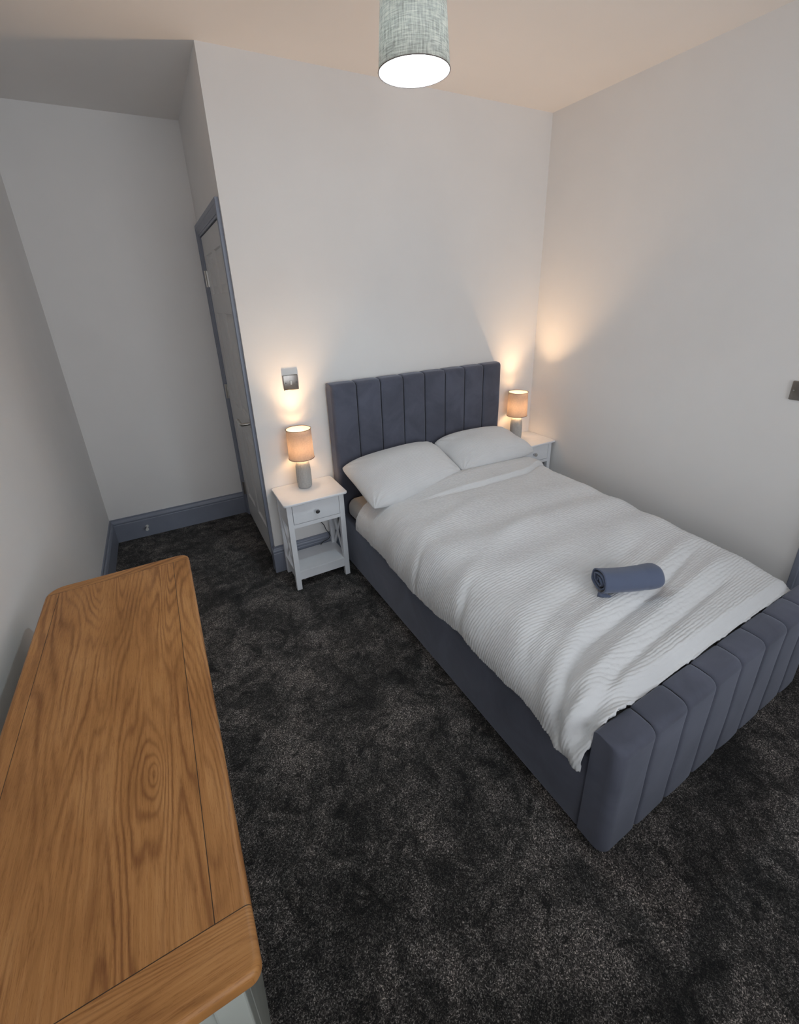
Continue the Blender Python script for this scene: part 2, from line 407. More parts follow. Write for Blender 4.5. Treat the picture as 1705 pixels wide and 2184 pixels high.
for (a, b_, c, d) in ((vy0, vy1, vz0, vz0 + 0.05), (vy0, vy1, vz1 - 0.05, vz1), (vy0, vy0 + 0.05, vz0 + 0.05, vz1 - 0.05), (vy1 - 0.05, vy1, vz0 + 0.05, vz1 - 0.05)):
    box(bm, LX - 0.08, LX - 0.02, a, b_, c, d, 0.005)
wf2 = struct('added_fill_window', bm, M['white_plastic'])  # added unseen window, there only to let in the side fill
bm = BM(); box(bm, LX - 0.055, LX - 0.05, vy0 + 0.04, vy1 - 0.04, vz0 + 0.04, vz1 - 0.04); obj('pane', bm, M['glass'], wf2)
# right wall: plain stretch beside the bed, then a doorway close to the camera end
RY0, RY1 = -2.66, -1.845
bm = BM(); box(bm, 0, 0.1, RY1, 0.1, 0, H); box(bm, 0, 0.1, YR, RY0, 0, H); box(bm, 0, 0.1, RY0, RY1, 2.0, H); struct('wall_right', bm, M['wall'])
# wall behind the camera, with the window
wx0, wx1, wz0, wz1 = -2.85, -0.30, 0.70, 2.30
bm = BM(); box(bm, LX - 0.1, wx0, YR - 0.1, YR, 0, H); box(bm, wx1, 0.1, YR - 0.1, YR, 0, H); box(bm, wx0, wx1, YR - 0.1, YR, 0, wz0); box(bm, wx0, wx1, YR - 0.1, YR, wz1, H)
struct('wall_front', bm, M['wall'])
bm = BM()
for (a, b_, c, d) in ((wx0, wx1, wz0, wz0 + 0.06), (wx0, wx1, wz1 - 0.06, wz1), (wx0, wx0 + 0.06, wz0 + 0.06, wz1 - 0.06), (wx1 - 0.06, wx1, wz0 + 0.06, wz1 - 0.06), ((wx0 + wx1) / 2 - 0.03, (wx0 + wx1) / 2 + 0.03, wz0 + 0.06, wz1 - 0.06)):
    box(bm, a, b_, YR - 0.08, YR - 0.02, c, d, 0.005)
wf = struct('window_1', bm, M['white_plastic'])
bm = BM(); box(bm, wx0 + 0.05, wx1 - 0.05, YR - 0.055, YR - 0.05, wz0 + 0.05, wz1 - 0.05); obj('pane', bm, M['glass'], wf)
bm = BM(); box(bm, wx0 - 0.05, wx1 + 0.05, YR - 0.02, YR + 0.12, wz0 - 0.03, wz0, 0.006); obj('window_sill', bm, M['white_plastic'], wf)

# skirting boards: profile swept along a straight run
SK = [(0, 0), (0.018, 0), (0.018, 0.132), (0.0155, 0.136), (0.0155, 0.140), (0.0185, 0.145), (0.0180, 0.152), (0.0150, 0.158), (0.0105, 0.163), (0.0085, 0.168), (0.0085, 0.1785), (0, 0.1785)]
def skirting(name, p0, p1, out, m0=0.0, m1=0.0):
    """out: unit vector into the room; m0/m1: mitre factor (+1 grows outward)"""
    bm = BM(); p0 = Vector((*p0, 0)); p1 = Vector((*p1, 0)); out = Vector((*out, 0)); d = (p1 - p0).normalized()
    A = [bm.verts.new(p0 + out * o + Vector((0, 0, z)) - d * m0 * o) for o, z in SK]
    B = [bm.verts.new(p1 + out * o + Vector((0, 0, z)) + d * m1 * o) for o, z in SK]
    n = len(SK)
    for k in range(n): bm.faces.new((A[k], A[(k + 1) % n], B[(k + 1) % n], B[k]))
    bm.faces.new(A[::-1]); bm.faces.new(B)
    return struct(name, bm, M['grey_paint'])
skirting('baseboard_back', (AX, 0), (0, 0), (0, -1), 1, -1)
skirting('baseboard_corner', (AX, 0), (AX, 0.022), (-1, 0), 1, 0)
skirting('baseboard_alcove', (LX, AB), (AX, AB), (0, -1), -1, 0)
skirting('baseboard_left', (LX, AB), (LX, YR), (1, 0), -1, 0)
skirting('baseboard_right', (0, 0), (0, RY1 + 0.065), (-1, 0), -1, 0)

def architrave(bm, x, sgn, y0, y1, z1, wd=0.058):
    """moulded casing around an opening in a wall at x; sgn = direction into the room"""
    prof = [(0.0, 0.0), (0.0, 0.017), (0.004, 0.0185), (0.022, 0.0185), (0.026, 0.0155), (0.030, 0.0155), (0.036, 0.014), (0.046, 0.011), (0.050, 0.011), (0.055, 0.009), (wd, 0.008), (wd, 0.0)]
    # prof: (distance from outer edge towards opening, projection)
    path = [((y0 - wd), 0, (1, 0)), ((y0 - wd), z1 + wd, (1, -1)), ((y1 + wd), z1 + wd, (-1, -1)), ((y1 + wd), 0, (-1, 0))]
    rings = []
    for (py, pz, (dy, dz)) in path:
        rings.append([bm.verts.new((x + sgn * pr, py + dy * dd, pz + dz * dd)) for dd, pr in prof])
    n = len(prof)
    for A, B in zip(rings, rings[1:]):
        for k in range(n): bm.faces.new((A[k], A[(k + 1) % n], B[(k + 1) % n], B[k]))
    bm.faces.new(rings[0]); bm.faces.new(rings[-1][::-1])

def panel_door(bm, w, h, t, rows, st=0.10, mid=0.09):
    """door leaf in local coords: y 0..w, z 0..h, face at x=0 looking to -x, back at x=t"""
    f = [0]
    cols = [(st, (w - mid) / 2), ((w + mid) / 2, w - st)]
    ys = sorted({0, w, *[c for p in cols for c in p]}); zs = sorted({0, h, *[c for p in rows for c in p]})
    def quad(a, b, c, d): bm.faces.new([bm.verts.new(q) for q in (a, b, c, d)])
    for i in range(len(ys) - 1):
        for k in range(len(zs) - 1):
            y0, y1, z0, z1 = ys[i], ys[i + 1], zs[k], zs[k + 1]
            is_p = any(abs(y0 - c[0]) < 1e-6 for c in cols) and any(abs(z0 - r[0]) < 1e-6 for r in rows)
            if not is_p: quad((0, y0, z0), (0, y0, z1), (0, y1, z1), (0, y1, z0)); continue
            lv = [(0, 0), (0.006, 0.009), (0.016, 0.011), (0.028, 0.011), (0.048, 0.0035)]
            rings = []
            for ins, dp in lv:
                rings.append([bm.verts.new(q) for q in ((dp, y0 + ins, z0 + ins), (dp, y0 + ins, z1 - ins), (dp, y1 - ins, z1 - ins), (dp, y1 - ins, z0 + ins))])
            for A, B in zip(rings, rings[1:]):
                for q in range(4): bm.faces.new((A[q], A[(q + 1) % 4], B[(q + 1) % 4], B[q]))
            bm.faces.new(rings[-1])
    quad((t, 0, 0), (t, w, 0), (t, w, h), (t, 0, h))
    quad((0, 0, 0), (t, 0, 0), (t, 0, h), (0, 0, h)); quad((0, w, 0), (0, w, h), (t, w, h), (t, w, 0))
    quad((0, 0, h), (t, 0, h), (t, w, h), (0, w, h)); quad((0, 0, 0), (0, w, 0), (t, w, 0), (t, 0, 0))
    bmesh.ops.remove_doubles(bm, verts=bm.verts, dist=1e-5)

# door_1: white panelled door on the alcove's side wall
d1 = bpy.data.objects.new('door_1', None); link(d1, None, (AX, (DY0 + DY1) / 2, 0)); d1['kind'] = 'structure'
def ch(name, bm, mat, par=None, **kw):
    """child in world coordinates under an unrotated parent"""
    par = par or d1
    o = obj(name, bm, mat, par, **kw)
    p = par; off = Vector((0, 0, 0))
    while p is not None: off += p.location; p = p.parent
    o.location = -off; return o
bm = BM(); architrave(bm, AX, -1, DY0, DY1, DZ); o = ch('door_casing', bm, M['grey_paint'])
bm = BM(); box(bm, AX - 0.006, AX + 0.1, DY0 - 0.0, DY0 + 0.012, 0, DZ); box(bm, AX - 0.006, AX + 0.1, DY1 - 0.012, DY1, 0, DZ); box(bm, AX - 0.006, AX + 0.1, DY0, DY1, DZ - 0.012, DZ)
ch('door_frame', bm, M['grey_paint'])
bm = BM(); lw, lh = DY1 - DY0 - 0.030, DZ - 0.035; panel_door(bm, lw, lh, 0.036, [(0.20, 0.80), (0.93, 1.52), (1.63, 1.86)])
lf = obj('door_leaf', bm, M['door_white'], d1); lf.location = Vector((AX + 0.002, DY0 + 0.015, 0.018)) - d1.location
bm = BM()
hy, hz, hx = DY0 + 0.068, 0.935, AX + 0.002
tube(bm, [(hx, hy, hz), (hx - 0.009, hy, hz)], 0.026, 24); tube(bm, [(hx - 0.008, hy, hz), (hx - 0.045, hy, hz), (hx - 0.053, hy + 0.006, hz), (hx - 0.055, hy + 0.016, hz), (hx - 0.055, hy + 0.125, hz)], 0.0095, 14)
o = obj('door_handle', bm, M['steel'], lf, smooth=False); o.location = -(d1.location + lf.location); autosmooth(o, 50); o['label'] = 'brushed steel lever handle'
for z in (1.745, 1.0, 0.235):
    bm = BM(); box(bm, AX - 0.0075, AX + 0.004, DY1 - 0.030, DY1 - 0.006, z - 0.05, z + 0.05, 0.001)
    tube(bm, [(AX - 0.012, DY1 - 0.014, z - 0.05), (AX - 0.012, DY1 - 0.014, z + 0.05)], 0.0065, 12)
    for s in (-0.03, 0, 0.03): tube(bm, [(AX - 0.0078, DY1 - 0.026, z + s), (AX - 0.0088, DY1 - 0.026, z + s)], 0.003, 8)
    ch('hinge', bm, M['steel'])
bm = BM(); box(bm, AX + 0.08, AX + 0.1, DY0 + 0.012, DY1 - 0.012, 0, DZ - 0.012); ch('door_stop_lining', bm, M['grey_paint'])

# door_2: grey framed doorway on the right wall beyond the foot of the bed
d2 = bpy.data.objects.new('door_2', None); link(d2, None, (0, (RY0 + RY1) / 2, 0)); d2['kind'] = 'structure'
bm = BM(); architrave(bm, 0, -1, RY0, RY1, 1.99); ch('door_casing', bm, M['grey_paint'], d2)
bm = BM(); box(bm, -0.004, 0.1, RY0, RY0 + 0.012, 0, 1.99); box(bm, -0.004, 0.1, RY1 - 0.012, RY1, 0, 1.99); box(bm, -0.004, 0.1, RY0, RY1, 1.978, 1.99); ch('door_frame', bm, M['grey_paint'], d2)
bm = BM(); panel_door(bm, RY1 - RY0 - 0.03, 1.96, 0.036, [(0.20, 0.80), (0.93, 1.52), (1.63, 1.86)])
lf2 = obj('door_leaf', bm, M['door_white'], d2); lf2.location = Vector((0.045, RY0 + 0.015, 0.012)) - d2.location

# door stop on the alcove skirting
bm = BM(); sx, sz = -2.785, 0.080
tube(bm, [(sx, AB - 0.018, sz), (sx, AB - 0.024, sz)], 0.011, 16)
tube(bm, [(sx, AB - 0.022, sz), (sx, AB - 0.060, sz - 0.002)], 0.0055, 12)
tube(bm, [(sx, AB - 0.058, sz - 0.002), (sx, AB - 0.075, sz - 0.003)], [0.0095, 0.0105], 16)
o = obj('door_stop', bm, M['white_plastic']); autosmooth(o)
tag(o, 'small silver peg door stop screwed to the blue-grey skirting in the alcove', 'door stop')

# light switches
def switch_plate(label, loc, rotz):
    t = thing('light_switch', label, 'light switch', loc, rotz, 'metal rocker light switches')
    bm = BM(); box(bm, -0.0425, 0.0425, -0.010, 0.0, -0.0425, 0.0425, 0.0045, 3); o = obj('switch_plate', bm, M['nickel'], t); autosmooth(o, 40)
    bm = BM(); box(bm, -0.0055, 0.0055, -0.0135, -0.009, -0.012, 0.012, 0.0012); obj('rocker', bm, M['steel'], t)
    for s in (-0.030, 0.030):
        bm = BM(); tube(bm, [(s, -0.0095, 0), (s, -0.0108, 0)], 0.0035, 12); obj('screw', bm, M['chrome'], t)
    return t
switch_plate('dark metal light switch on the back wall above the left bedside lamp', (-1.841, 0, 1.171), 0)
switch_plate('dark metal light switch on the right wall near the foot of the bed', (0, -1.622, 1.152), R_(-90))

# ------------------------------------------------------------------ sideboard
sb = thing('sideboard', 'long oak topped sideboard with pale green-grey body against the left wall', 'sideboard', (SBX0, SBY0, 0))
w_, l_ = SBX1 - SBX0, SBY1 - SBY0
bm = BM(); slab(bm, 0, w_, 0, l_, SBZ - 0.030, SBZ, (0.030, 0.018, 0.034, 0.050), 0.010, 0.008, 10, 6)
o = obj('tabletop', bm, M['oak'], sb); autosmooth(o, 50); o['label'] = 'oiled oak top with breadboard ends'
bx0, bx1, by0, by1, bz1 = 0.025, w_ - 0.034, 0.040, l_ - 0.030, SBZ - 0.030
bm = BM()
box(bm, bx0 + 0.008, bx1 - 0.010, by0 + 0.010, by1 - 0.010, 0.09, bz1, 0.001)
obj('cabinet_body', bm, M['sage_paint'], sb)
for (px, py) in ((bx0, by0), (bx1 - 0.046, by0), (bx0, by1 - 0.046), (bx1 - 0.046, by1 - 0.046)):
    bm = BM(); box(bm, px, px + 0.046, py, py + 0.046, 0, bz1, 0.005, 3); obj('corner_post', bm, M['sage_paint'], sb)
nd = 3; span = (by1 - by0 - 0.092) / nd
for k in range(nd):
    y0 = by0 + 0.046 + k * span
    for (za, zb, nm) in ((0.60, bz1 - 0.02, 'drawer'), (0.12, 0.58, 'cupboard_door')):
        bm = BM(); box(bm, bx1 - 0.012, bx1 - 0.001, y0 + 0.006, y0 + span - 0.006, za, zb, 0.003)
        q = obj(nm, bm, M['sage_paint'], sb)

# ------------------------------------------------------------------ bed
BW = 1.265; BROT = R_(1.1); BO = (-1.6445, -0.020)
def bed_to_world(x, y): return (BO[0] + x * math.cos(BROT) - y * math.sin(BROT), BO[1] + x * math.sin(BROT) + y * math.cos(BROT))
bed = thing('bed', 'grey velvet bed with vertical channelled headboard and low footboard', 'bed', (BO[0], BO[1], 0), BROT)

def channel_board(name, D, Ht, nch, rtop, rside, back_sign, y_off, parent, rback=0.006, puff=0.006):
    """upholstered board with vertical channels. Back plane at y_off, front at y_off - D.
       path goes: back bottom, back top, over, front, bottom."""
    # per-x front profile built from arc path param
    xs = []
    e = 0.0045
    for k in range(nch):
        a, b = BW * k / nch, BW * (k + 1) / nch
        ts = [0, 0.010, 0.020, 0.035, 0.07, 0.13, 0.25, 0.4, 0.5, 0.6, 0.75, 0.87, 0.93, 0.965, 0.98, 0.99]
        xs += [a + (b - a) * t for t in ts]
    xs.append(BW)
    extra = [rside * t for t in (0.02, 0.06, 0.12, 0.2, 0.3, 0.42, 0.56, 0.72, 0.9)]
    xs = sorted(set([round(x, 6) for x in xs + extra + [BW - q for q in extra]]))
    def g(x):  # inset for puff and seam
        t = (x / BW * nch) % 1.0
        if x < BW / nch * 0.5 or x > BW - BW / nch * 0.5:
            tt = t if x > BW / 2 else 1 - t
            if (x < BW / 2 and t < 0.5) or (x > BW / 2 and t > 0.5): return 0.0
        d = min(t, 1 - t) * BW / nch
        return puff * math.exp(-d / 0.016) * 0.55 + 0.0075 * math.exp(-(d / 0.0042) ** 2)
    P = []
    for x in xs:
        ds = min(x, BW - x)
        s = rside * (1 - math.sqrt(max(0, 1 - (1 - min(ds / rside, 1)) ** 2)))
        ins = g(x)
        d = D - s
        row = [(0.0, 0.02), (0.0, Ht * 0.5), (0.0, Ht - rback - ins)]
        row.append((-rback, Ht - ins))
        top = Ht - ins; fr = d - ins
        r = min(rtop, fr - rback - 0.002)
        row.append((-(rback + fr - r) / 2, top + 0.002))
        for k in range(0, 9):
            a = R_(90 * k / 8); row.append((-(fr - r + r * math.sin(a)), top - r + r * math.cos(a)))
        zz = top - r
        for k in range(1, 9):
            row.append((-fr, zz + (0.02 - zz) * k / 8))
        P.append([(x, y_off + yy, z) for yy, z in row])
    P = np.array(P)
    # cloth irregularity
    for i in range(P.shape[0]):
        for j in range(3, P.shape[1]):
            p = P[i, j]; nz = mnoise.noise(Vector((p[0] * 9, p[1] * 9, p[2] * 6))) * 0.0022
            P[i, j, 1] -= nz
    o = grid_obj(name, P.transpose(1, 0, 2), M['velvet'], parent, closeu=True, caps=True)
    bm = bmesh.new(); bm.from_mesh(o.data)
    for e_ in bm.edges:
        if len(e_.link_faces) == 2 and e_.calc_face_angle(0) > R_(55): e_.smooth = False
    for f in bm.faces:
        if len(f.verts) > 4: f.smooth = False
    bm.to_mesh(o.data); bm.free()
    # seam threads lying in the grooves
    for k in range(1, nch):
        x = BW * k / nch; i = min(range(len(xs)), key=lambda q: abs(xs[q] - x))
        pts = [Vector(P[i, j]) for j in range(3, P.shape[1])]
        bm = BM(); tube(bm, pts, 0.0046, 8); obj('seam', bm, M['seam'], o)
    return o
hb = channel_board('headboard', 0.086, 1.146, 8, 0.024, 0.022, 1, 0.0, bed)
fb = channel_board('footboard', 0.092, 0.452, 8, 0.030, 0.034, 1, -1.920, bed)
bm = BM(); box(bm, 0.004, 0.045, -1.922, -0.080, 0.012, 0.330, 0.012, 3); o = obj('side_rail', bm, M['velvet'], bed); autosmooth(o)
bm = BM(); box(bm, BW - 0.045, BW - 0.004, -1.922, -0.080, 0.012, 0.330, 0.012, 3); o = obj('side_rail', bm, M['velvet'], bed); autosmooth(o)
bm = BM(); box(bm, 0.045, BW - 0.045, -1.922, -0.086, 0.20, 0.235); obj('slat_base', bm, M['sheet'], bed)

# mattress
ma = thing('mattress', 'white sheeted mattress showing at the head below the left pillow', 'mattress', (BO[0], BO[1], 0), BROT)
bm = BM(); slab(bm, 0.024, BW - 0.024, -1.900, -0.096, 0.336, 0.446, (0.06, 0.06, 0.06, 0.06), 0.050, 0.03, 8, 6); 
bm2 = bm
o = obj('sheeted_mattress', bm, M['sheet'], ma); autosmooth(o, 60)

# duvet: a draped grid with real ribs and folds
def smooth(t): t = np.clip(t, 0, 1); return t * t * (3 - 2 * t)
def build_duvet():
    cy = np.concatenate([np.arange(-0.36, -1.919, -0.0019)])
    nS = 330
    xl, xr = -0.024, BW + 0.012
    hem_y = [-0.36, -0.60, -0.93, -1.08, -1.2, -1.36, -1.45, -1.59, -1.68, -1.78, -1.86, -1.92]
    hem_z = [0.362, 0.352, 0.330, 0.318, 0.335, 0.362, 0.335, 0.338, 0.338, 0.325, 0.300, 0.300]
    top_y = [-0.36, -0.6, -1.0, -1.3, -1.6, -1.8, -1.92]; top_z = [0.545, 0.552, 0.540, 0.525, 0.505, 0.485, 0.462]
    rows = []
    s = np.linspace(0, 1, nS)
    # fixed slow random bends
    for y in cy:
        zt = np.interp(y, top_y[::-1], top_z[::-1]); zh = np.interp(y, hem_y[::-1], hem_z[::-1])
        zhr = 0.34
        Rr = 0.115
        dl = zt - zh; dr = zt - zhr
        RX = 0.165; Rl = dl * 0.93
        q = math.pi / 2 * Rr
        xa, xb = xl + RX, xr - Rr
        L0 = dl - Rl if dl > Rl else 0; L1 = math.pi / 2 * math.sqrt((RX * RX + Rl * Rl) / 2); L2 = xb - xa; L3 = q; L4 = dr - Rr
        T = L0 + L1 + L2 + L3 + L4; t = s * T
        x = np.empty(nS); z = np.empty(nS); nx = np.empty(nS); nz = np.empty(nS)
        a0 = t < L0; a1 = (~a0) & (t < L0 + L1); a2 = (t >= L0 + L1) & (t < L0 + L1 + L2); a3 = (t >= L0 + L1 + L2) & (t < L0 + L1 + L2 + L3); a4 = t >= L0 + L1 + L2 + L3
        x[a0] = xl; z[a0] = zh + t[a0]; nx[a0] = -1; nz[a0] = 0
        th = (t[a1] - L0) / L1 * math.pi / 2
        x[a1] = xl + RX * (1 - np.cos(th)); z[a1] = zt - Rl + Rl * np.sin(th); ex_, ez_ = np.cos(th) / RX, np.sin(th) / Rl; el = np.sqrt(ex_ ** 2 + ez_ ** 2); nx[a1] = -ex_ / el; nz[a1] = ez_ / el
        x[a2] = xa + (t[a2] - L0 - L1); z[a2] = zt; nx[a2] = 0; nz[a2] = 1
        th = (t[a3] - L0 - L1 - L2) / L3 * math.pi / 2
        x[a3] = xb + Rr * np.sin(th); z[a3] = zt - Rr + Rr * np.cos(th); nx[a3] = np.sin(th); nz[a3] = np.cos(th)
        x[a4] = xr; z[a4] = zt - Rr - (t[a4] - L0 - L1 - L2 - L3); nx[a4] = 1; nz[a4] = 0
        rows.append(np.stack([x, z, nx, nz, t - L0], 1))
    A = np.array(rows)                        # ny x nS x 5
    X, Z, NX, NZ, S = [A[:, :, i] for i in range(5)]
    Y = np.repeat(cy[:, None], nS, 1)
    disp = np.zeros_like(X)
    # soft crown across the bed
    disp += 0.018 * np.clip(1 - ((X - BW / 2) / 0.62) ** 2, 0, 1) * NZ
    # long folds near the foot: (x, y) control curves, amplitude, width
    u = np.clip((S) / 1.45, -0.1, 1.1)
    def fold(pts, amp, wd, lo=-1, hi=2):
        px = [p[0] for p in pts]; py = [p[1] for p in pts]
        yc = np.interp(S, px, py)
        env = smooth((S - lo) / 0.12) * smooth((hi - S) / 0.25)
        return amp * np.exp(-((Y - yc) / wd) ** 2) * env
    f = 0
    # ridges (positive) and valleys (negative); S = distance up the left side and across
    f += fold([(0, -1.775), (0.12, -1.74), (0.35, -1.665), (0.75, -1.63), (1.2, -1.55)], 0.021, 0.036, 0.0, 1.35)
    f += fold([(0, -1.845), (0.12, -1.79), (0.30, -1.725), (0.75, -1.690), (1.2, -1.60)], -0.014, 0.015, -0.05, 1.25)
    f += fold([(0, -1.880), (0.14, -1.840), (0.32, -1.790), (0.8, -1.745), (1.2, -1.70)], 0.020, 0.030, -0.05, 1.3)
    f += fold([(0, -1.905), (0.15, -1.880), (0.34, -1.842), (0.85, -1.795), (1.2, -1.77)], -0.011, 0.015, 0.0, 1.2)
    f += fold([(0, -1.66), (0.15, -1.62), (0.4, -1.545), (0.8, -1.50), (1.2, -1.40)], -0.009, 0.030, 0.05, 1.2)
    f += fold([(0, -1.58), (0.15, -1.54), (0.4, -1.46), (0.8, -1.41), (1.2, -1.29)], 0.009, 0.050, 0.1, 1.2)
    f += fold([(0, -1.33), (0.1, -1.31), (0.22, -1.26), (0.5, -1.16)], -0.010, 0.018, -0.05, 0.30)
    f += fold([(0, -1.30), (0.1, -1.27), (0.22, -1.22), (0.6, -1.08), (1.2, -0.95)], 0.009, 0.045, 0.0, 0.9)
    f += fold([(0, -1.00), (0.1, -0.985), (0.22, -0.93), (0.5, -0.85)], -0.010, 0.015, -0.05, 0.28)
    f += fold([(0, -0.96), (0.1, -0.94), (0.25, -0.88), (0.6, -0.78), (1.2, -0.70)], 0.009, 0.050, 0.0, 0.9)
    f += fold([(0, -0.73), (0.2, -0.69), (0.6, -0.64), (1.2, -0.60)], 0.004, 0.05, 0.0, 0.8)
    disp += 0.85 * f
    # broad undulation
    ph = Y * 2 * math.pi / 0.27 + S * 2.1
    disp += 0.0035 * np.sin(ph) * smooth(S / 0.2) + 0.003 * np.sin(Y * 31 + S * 5 + 1.3 * np.sin(S * 4))
    # upper layer of the bedding pushed up against the pillows with a crease in front of it
    crease = -0.600 - 0.035 * np.sin((S - 0.35) / 1.1 * math.pi) + 0.05 * smooth((S - 1.15) / 0.2)
    amp = 0.022 * smooth((S - 0.28) / 0.45) * smooth((1.46 - S) / 0.12)
    disp += amp * smooth((Y - crease) / 0.020) - 0.006 * smooth((S - 0.4) / 0.4) * np.exp(-((Y - crease + 0.004) / 0.006) ** 2)
    disp += 0.012 * smooth((S - 0.3) / 0.5) * np.exp(-((Y + 0.47) / 0.05) ** 2)
    # gathered bunch at the foot-left corner
    cor = smooth((-1.72 - Y) / 0.16) * smooth((0.42 - S) / 0.30)
    disp += cor * (0.006 + 0.007 * np.sin(Y * 95 + S * 9) + 0.004 * np.sin(S * 55 + Y * 40))
    # drape irregularity low on the sides
    low = smooth((0.16 - S) / 0.16)
    disp += low * (0.003 * np.sin(Y * 13 + 0.6) + 0.0015 * np.sin(Y * 31 + 2) + 0.003)
    # ribs: closer and fanned where the cloth is gathered
    warp = Y + 0.030 * np.sin(S * 2.6 + 0.4) + 0.008 * np.sin(Y * 12 + S * 3) - 0.5 * f
    warp = warp - 0.05 * smooth((-1.45 - Y) / 0.5) * smooth((0.5 - S) / 0.6) * 2.0
    def field(seed, cu, cv, shape):
        rs_ = np.random.RandomState(seed); G = rs_.rand(cu + 3, cv + 3)
        iu = np.linspace(0, cu, shape[0]); iv = np.linspace(0, cv, shape[1])
        a_, b_ = iu.astype(int), iv.astype(int); fu = smooth(iu - a_)[:, None]; fv = smooth(iv - b_)[None, :]
        g = lambda p, q: G[np.ix_(a_ + p, b_ + q)]
        return (g(0, 0) * (1 - fu) + g(1, 0) * fu) * (1 - fv) + (g(0, 1) * (1 - fu) + g(1, 1) * fu) * fv
    n1 = field(11, 150, 70, X.shape); n2 = field(12, 240, 130, X.shape); n3 = field(13, 22, 7, X.shape)
    warp = warp + 0.0035 * (n1 - 0.5)
    rib = np.abs(np.sin(math.pi * warp / 0.0107))
    disp += 0.0016 * (n2 - 0.5)
    puck_n = (0.45 + 0.75 * n2) * (0.55 + 0.65 * n3)
    puck = 0.75 + 0.25 * np.sin(S * 2 * math.pi / 0.014 + 2.5 * np.sin(warp * 587))
    disp += 0.0031 * (rib - 0.6) * puck * puck_n
    # foot end is tucked down behind the footboard
    tuck = smooth((-1.875 - Y) / 0.04) * smooth((S - 0.22) / 0.1)
    Zt = -0.030 * tuck * NZ
    Px = X + NX * disp; Pz = Z + NZ * disp + Zt
    # ragged hem
    P = np.stack([Px, Y, Pz], -1)
    hemj = smooth((0.03 - (S + 0.0)) / 0.05)
    wob = 0.0015 * np.sin(cy * 60) + 0.0012 * np.sin(cy * 143 + 1)
    P[:, :, 2] += wob[:, None] * np.clip(1 - s[None, :] * 25, 0, 1)
    o = grid_obj('duvet', P, M['bedding'], None, loc=(BO[0], BO[1], 0), rot=(0, 0, BROT))
    md = o.modifiers.new('thick', 'SOLIDIFY'); md.thickness = 0.012; md.offset = 0
    bm = bmesh.new(); bm.from_mesh(o.data); bm.normal_update()
    if sum(f_.normal.z for f_ in list(bm.faces)[::97]) < 0:
        bmesh.ops.reverse_faces(bm, faces=bm.faces); bm.to_mesh(o.data)
    bm.free(); md.offset = -1
    return tag(o, 'white ribbed seersucker duvet spread over the bed', 'duvet')
duvet = build_duvet()

def pillow(label, c_tl, c_tr, c_br, c_bl, T_up, T_dn, seed, sag=0.0):
    """corners in world space (top = against the headboard)"""
    nu, nv = 300, 230
    uu = np.linspace(-1, 1, nu); vv = np.linspace(-1, 1, nv)
    U, V = np.meshgrid(uu, vv, indexing='ij')
    TL, TR, BR, BL = [np.array(c, float) for c in (c_tl, c_tr, c_br, c_bl)]
    ctr = (TL + TR + BR + BL) / 4
    # pull edges in between corners
    ck = (np.abs(U) ** 5) * (np.abs(V) ** 5)
    ue = U * (1 - 0.035 * (1 - V ** 2)) * (1 - 0.055 * ck)
    ve = V * (1 + 0.05 * (1 - U ** 2)) * (1 - 0.075 * ck)
    a = ((ue + 1) / 2)[..., None]; b = ((ve + 1) / 2)[..., None]
    base = (1 - b) * ((1 - a) * BL + a * BR) + b * ((1 - a) * TL + a * TR)
    ex = (TR + BR - TL - BL); ex /= np.linalg.norm(ex); ey = (TL + TR - BL - BR); ey /= np.linalg.norm(ey)
    n = np.cross(ex, ey); n /= np.linalg.norm(n)
    prof = np.clip(1 - np.abs(U) ** 3.2, 0, 1) ** 0.62 * np.clip(1 - np.abs(V) ** 2.6, 0, 1) ** 0.5
    rs = np.random.RandomState(seed)
    wr = np.zeros_like(U)
    for k in range(7):
        ang = rs.uniform(-0.5, 0.5); ph = rs.uniform(0, 6); fq = rs.uniform(3, 8)
        wr += 0.0016 * np.sin(fq * (V + ang * U) + ph)
    # wrinkles fanning from the corners
    for (cu, cv) in ((-1, -1), (1, -1), (-1, 1), (1, 1)):
        du, dv = U - cu, (V - cv) * 0.62; r = np.sqrt(du ** 2 + dv ** 2); an = np.arctan2(dv, du)
        wr += 0.0045 * np.exp(-(r / 0.34) ** 2) * np.sin(an * 15 + seed) * smooth(r / 0.12)
    rib = np.abs(np.sin(math.pi * ((V * 0.23) + 0.012 * np.sin(U * 2.2 + seed) + 0.02 * (U ** 2)) / 0.0107))
    br_ = 0.7 + 0.3 * np.sin(U * 46 + 3 * np.sin(V * 60 + seed)) * np.sin(V * 17 + U * 9)
    top = prof * T_up + wr * prof ** 0.5 + 0.0026 * (rib - 0.6) * smooth(prof * 3) * br_
    bot = -prof * T_dn
    Pt = base + n * top[..., None]; Pb = base + n * bot[..., None]
    Pt[..., 2] -= sag * prof * np.abs(U) ** 2
    # join both sheets in one closed mesh
    Pb2 = Pb[:, ::-1]
    ring = np.concatenate([Pt, Pb2[:, 1:-1]], axis=1)      # nu x (2nv-2)
    o = grid_obj('pillow', ring.transpose(1, 0, 2) - ctr, M['bedding'], None, closeu=True, caps=True, loc=tuple(ctr))
    bm = bmesh.new(); bm.from_mesh(o.data); bmesh.ops.remove_doubles(bm, verts=bm.verts, dist=1e-5); bmesh.ops.recalc_face_normals(bm, faces=bm.faces); bm.to_mesh(o.data); bm.free()
    return tag(o, label, 'pillow', 'white ribbed pillows at the head of the bed')
pillow('white ribbed pillow on the left half of the bed beside the lit nightstand',
       (-1.650, -0.130, 0.660), (-0.980, -0.120, 0.690), (-0.945, -0.450, 0.565), (-1.640, -0.575, 0.555), 0.105, 0.050, 3)
